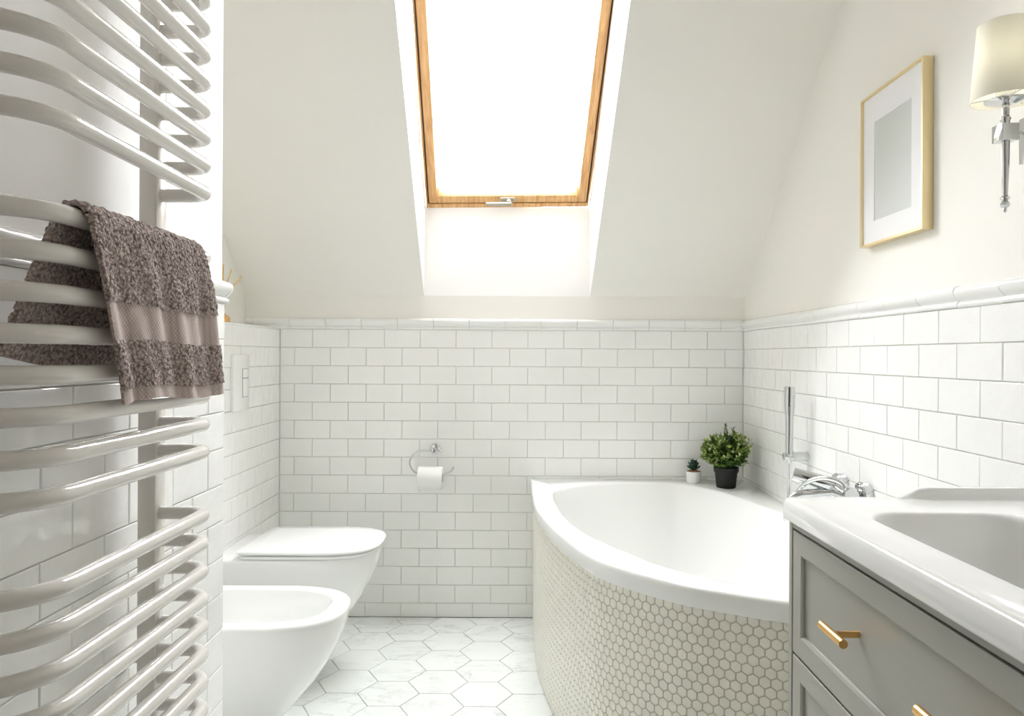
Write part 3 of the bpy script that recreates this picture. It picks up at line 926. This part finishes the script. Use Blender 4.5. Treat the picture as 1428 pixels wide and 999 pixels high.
# ------------------------------------------------------------------ framed picture
PXF = XR - .026
pf = thing('framed_picture', 'thin gold framed pale grey print with a white mat on the right wall', 'picture', None, (XR, 1.86, 1.405))
def yzring(y0, y1, z0, z1, x): return [(x, y0, z0), (x, y1, z0), (x, y1, z1), (x, y0, z1)]
fy0, fy1, fz0, fz1 = 1.706, 2.018, 1.405, 1.806
XRW = XR - .001
rg = [yzring(fy0, fy1, fz0, fz1, XRW), yzring(fy0, fy1, fz0, fz1, PXF)]
for i, x in ((.0058, PXF), (.0058, PXF + .008)): rg.append(yzring(fy0 + i, fy1 - i, fz0 + i, fz1 - i, x))
vv, ff = loft(rg, True, False, False)
obj('frame', rel(pf, vv), ff, GOLDF, pf)
i = .0058; my0, my1, mz0, mz1 = 1.767, 1.953, 1.468, 1.7315
rg = [yzring(fy0 + i, fy1 - i, fz0 + i, fz1 - i, PXF + .007), yzring(my0, my1, mz0, mz1, PXF + .007), yzring(my0 + .001, my1 - .001, mz0 + .001, mz1 - .001, PXF + .0085)]
vv, ff = loft(rg, True, False, False)
obj('mat_board', rel(pf, vv), ff, MATBRD, pf)
box('print', (PXF + .0085, my0 - .01, mz0 - .01), (PXF + .010, my1 + .01, mz1 + .01), PRINT, pf)

# ------------------------------------------------------------------ wall sconce
SX, SY = .884, 1.345
sc = thing('wall_sconce', 'chrome wall lamp with an ivory fabric shade on the right wall', 'wall lamp', None, (XR, SY, 1.45))
box('backplate', (XR - .026, SY - .032, 1.467), (XR - .001, SY + .032, 1.552), CHROME, sc, .002)
lathe('arm', (XR - .026, SY, 1.517), (-1, 0, 0), [(.004, 0), (.004, XR - .026 - SX - .014)], CHROME, sc, 16)
box('block', (SX - .0155, SY - .0155, 1.501), (SX + .0155, SY + .0155, 1.532), CHROME, sc, .0015)
lathe('stem', (SX, SY, 1.372), (0, 0, 1), [(.001, 0), (.0028, .002), (.0035, .005), (.0025, .008), (.006, .010), (.0085, .015), (.006, .020), (.004, .022), (.008, .025), (.008, .028), (.0046, .031), (.0068, .10), (.0075, .165), (.009, .169), (.009, .173), (.0065, .176), (.0065, .198), (.010, .201), (.010, .206), (.006, .207)], CHROME, sc, 24)
lathe('cup', (SX, SY, 1.567), (0, 0, 1), [(.006, 0), (.020, .003), (.034, .008), (.035, .0095), (.032, .010), (0, .010)], CHROME, sc, 32)
lathe('bulb_holder', (SX, SY, 1.577), (0, 0, 1), [(.0145, 0), (.0155, .006), (.0155, .045), (.012, .048), (0, .048)], CERAM, sc, 24)
lathe('bulb', (SX, SY, 1.623), (0, 0, 1), [(.009, 0), (.012, .01), (.0165, .022), (.014, .038), (.006, .058), (0, .064)], BULBM, sc, 20)
va, fa = lathe_vf((SX, SY, 1.577), (0, 0, 1), [(.0565, 0), (.0565, .003), (.0455, .135), (.0455, .138), (.0443, .138), (.0443, .135), (.0553, .003), (.0553, 0), (.0565, 0)], 48)
obj('shade', rel(sc, va), [q for q in fa if len(q) == 4], SHADEM, sc, True, 50)
for a in (0.5, 0.5 + 2 * PI / 3, 0.5 + 4 * PI / 3):
    tube('shade_spoke', [(SX + .014 * math.cos(a), SY + .014 * math.sin(a), 1.582), (SX + .0555 * math.cos(a), SY + .0555 * math.sin(a), 1.581)], .0012, CHROME, sc, 8)

# ------------------------------------------------------------------ hand shower, its holder and the bath mixer
XT = XR - .0075
hyy, hzz = 2.42, .781
hold = thing('shower_holder', 'chrome wall bracket holding the hand shower above the bathtub', 'shower holder', None, (XT, hyy, hzz))
HSX = .886
lathe('bracket', (XT, hyy, hzz), (-1, 0, 0), [(.018, 0), (.018, .004), (.016, .005), (.0155, XT - HSX + .010), (.0135, XT - HSX + .016), (0, XT - HSX + .017)], CHROME, hold, 28)
hs = thing('hand_shower', 'slim chrome stick hand shower standing upright in its wall bracket', 'hand shower', None, (HSX, hyy, hzz))
lathe('wand', (HSX, hyy - .004, hzz - .020), (0, 0, 1), [(.008, 0), (.010, .004), (.0115, .02), (.0125, .038), (.0125, .14), (.0135, .155), (.0165, .178), (.0172, .19), (.0172, .247), (.016, .250), (0, .250)], CHROME, hs, 28)
sp = box('spray_face', (HSX - .0085, hyy - .0220, hzz + .165), (HSX - .0045, hyy - .0185, hzz + .228), RUBBER, hs, .001)
MY, MZ = 2.075, .735
hp = [(HSX, hyy - .004, hzz - .018), (HSX, hyy - .005, hzz - .07), (HSX - .002, hyy - .01, hzz - .12), (HSX - .015, hyy - .04, .625), (.835, hyy - .11, .603), (.805, 2.22, .625), (.800, 2.15, .69), (.812, 2.09, .748), (.845, 2.05, .772), (.880, 2.02, .766), (.893, 2.005, .742), (.893, 2.0, .715)]
tube('hose', smooth_path(hp, 8), .0062, STEELH, hs, 12)
mx = thing('bath_mixer', 'chrome single lever bath mixer tap on the tiled right wall', 'mixer tap', None, (XT, MY, MZ))
for dy in (-.075, .075):
    lathe('wall_flange', (XT, MY + dy, MZ), (-1, 0, 0), [(.034, 0), (.035, .002), (.035, .022), (.032, .026), (.016, .028), (.015, .058)], CHROME, mx, 32)
lathe('body', (XT - .055, MY - .10, MZ), (0, 1, 0), [(0, 0), (.020, .001), (.0235, .004), (.0235, .196), (.020, .199), (0, .2)], CHROME, mx, 32)
a0 = Vector((XT - .058, MY, MZ + .012)); a1 = Vector((.792, 2.125, .770))
lathe('lever', a0, a1 - a0, [(.020, 0), (.021, .02), (.0195, (a1 - a0).length - .004), (.0185, (a1 - a0).length - .001), (.015, (a1 - a0).length), (0, (a1 - a0).length)], CHROME, mx, 32)
tube('spout', smooth_path([(XT - .06, MY, MZ - .005), (XT - .11, MY + .01, MZ - .012), (XT - .155, MY + .015, MZ - .018), (XT - .175, MY + .017, MZ - .034)], 6), [.013] * 18 + [.0125], CHROME, mx, 16)

# ------------------------------------------------------------------ plants on the tub corner
def leaf_quad(vs_, fs_, ms_, p, d, up_, l, w, mi):
    d = d.normalized(); s = d.cross(up_)
    if s.length < .05: s = d.cross(Vector((1, 0, 0)))
    s.normalize(); u = s.cross(d)
    k = len(vs_)
    vs_ += [tuple(p), tuple(p + d * l * .5 + s * w + u * w * .35), tuple(p + d * l), tuple(p + d * l * .5 - s * w + u * w * .35), tuple(p + d * l * .5)]
    fs_ += [(k, k + 1, k + 4), (k + 1, k + 2, k + 4), (k + 2, k + 3, k + 4), (k + 3, k, k + 4)]; ms_ += [mi] * 4
PPX, PPY = .825, 2.932
pt = thing('potted_bush', 'bushy small leaved green plant in a black plastic pot on the tub corner', 'plant', None, (PPX, PPY, TZ))
lathe('pot', (PPX, PPY, TZ + .0003), (0, 0, 1), [(.036, 0), (.0375, .002), (.044, .062), (.048, .062), (.049, .080), (.046, .081), (.044, .072), (0, .070)], BLACKP, pt, 32)
vs_, fs_, ms_ = [], [], []
rnd = random.Random(3)
cz = TZ + .141
stems_v, stems_f = [], []
for k in range(270):
    # sprig tips spread over a dome
    a = rnd.uniform(0, 2 * PI); c = rnd.uniform(-.58, 1.0); s = math.sqrt(1 - c * c)
    R = rnd.uniform(.70, 1.0) if k % 4 else rnd.uniform(.35, .7)
    tip = Vector((PPX + 0.108 * R * s * math.cos(a), PPY + 0.108 * R * s * math.sin(a), cz + .086 * R * c))
    if tip.x > XR - .014: tip.x = XR - .014
    if k in (3, 40): tip = Vector((PPX - .012 + .03 * (k == 40), PPY - .03, TZ + .245 - .012 * (k == 40)))
    root = Vector((PPX + .02 * math.cos(a), PPY + .02 * math.sin(a), TZ + .072))
    d = (tip - root).normalized()
    aa, bb = tube_vf([root, root.lerp(tip, .55) + Vector((0, 0, .006)), tip], [.0011, .0009, .0006], 4)
    q0 = len(stems_v); stems_v += aa; stems_f += [tuple(x + q0 for x in y) for y in bb]
    tone = rnd.random()
    for j in range(15):
        t = rnd.uniform(.55, 1.0) if j > 4 else rnd.uniform(.9, 1.0)
        p = root.lerp(tip, t)
        dd = (d * .7 + Vector((rnd.gauss(0, .6), rnd.gauss(0, .6), rnd.gauss(.1, .5))))
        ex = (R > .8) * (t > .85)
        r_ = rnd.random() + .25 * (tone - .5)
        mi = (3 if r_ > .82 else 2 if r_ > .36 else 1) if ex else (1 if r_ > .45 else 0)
        leaf_quad(vs_, fs_, ms_, p, dd, Vector((0, 0, 1)), rnd.uniform(.013, .020), rnd.uniform(.0036, .0054), mi)
vs_ = [(min(x, XR - .008), min(y, YB - .01), z) for x, y, z in vs_]
me = bpy.data.meshes.new('foliage'); me.from_pydata(rel(pt, vs_), [], fs_)
for m_ in (LEAF0, LEAF1, LEAF2, LEAF3): me.materials.append(m_)
me.polygons.foreach_set('material_index', ms_); me.update()
link('foliage', me, pt)['kind'] = 'stuff'
o = obj('stem_tangle', rel(pt, stems_v), stems_f, LEAF0, pt); o['kind'] = 'stuff'
lathe('soil', (PPX, PPY, TZ + .066), (0, 0, 1), [(.043, 0), (.043, .006), (.02, .009), (0, .009)], SOIL, pt, 24)

SPX, SPY = .723, 3.046
su = thing('potted_succulent', 'small dark green succulent in a white cylindrical pot', 'plant', None, (SPX, SPY, TZ))
lathe('pot', (SPX, SPY, TZ + .0003), (0, 0, 1), [(.0275, 0), (.0295, .002), (.031, .04), (.031, .045), (.0285, .0455), (.028, .042), (0, .041)], CERAM, su, 32)
lathe('gravel', (SPX, SPY, TZ + .040), (0, 0, 1), [(.0283, 0), (.0283, .005), (.018, .009), (0, .010)], SOIL, su, 24)
def fat_leaf(a, tilt, l, w, z0):
    d = Vector((math.cos(a) * math.cos(tilt), math.sin(a) * math.cos(tilt), math.sin(tilt))); s = Vector((-math.sin(a), math.cos(a), 0)); u = s.cross(d) * -1
    rg = []
    for t, ww, th in ((0, .35, .4), (.2, .6, .8), (.45, .95, 1), (.65, 1, .9), (.82, .75, .6), (.94, .35, .3), (1, .03, .04)):
        c = Vector((SPX, SPY, z0)) + d * (l * t) + Vector((0, 0, .004 * t * t))
        rg.append([tuple(c + s * (w * ww * math.cos(2 * PI * k / 8)) + u * (w * .38 * th * math.sin(2 * PI * k / 8))) for k in range(8)])
    a_, b_ = loft(rg, True, True, True)
    return obj('leaf', rel(su, a_), b_, TEAL, su, True, 80)
for k in range(7): fat_leaf(k * 2 * PI / 7 + .2, .45, .033, .009, TZ + .050)
for k in range(6): fat_leaf(k * 2 * PI / 6 + .6, .85, .034, .010, TZ + .054)
for k in range(4): fat_leaf(k * 2 * PI / 4 + .1, 1.15, .033, .010, TZ + .060)

# ------------------------------------------------------------------ gold ornament on the boxing
GX, GY, GZ = -1.068, 2.66, ZD + .004
go = thing('gold_vase', 'small gold vase with dry gold twigs on the cistern boxing', 'vase', None, (GX, GY, GZ))
lathe('vase_body', (GX, GY, GZ), (0, 0, 1), [(.022, 0), (.026, .002), (.026, .020), (.018, .028), (.010, .032), (.010, .036), (0, .036)], GOLD, go, 28)
for dx, dy, dz in ((.023, .02, .195), (.056, .03, .172), (.01, -.02, .21), (-.01, .03, .19), (.03, -.03, .15)):
    tube('twig', smooth_path([(GX, GY, GZ + .03), (GX + dx * .35, GY + dy * .4, GZ + .05 + (dz - .05) * .5), (GX + dx, GY + dy, GZ + dz)], 5), [.0012] * 6 + [.0022] * 5, TWIG, go, 6)
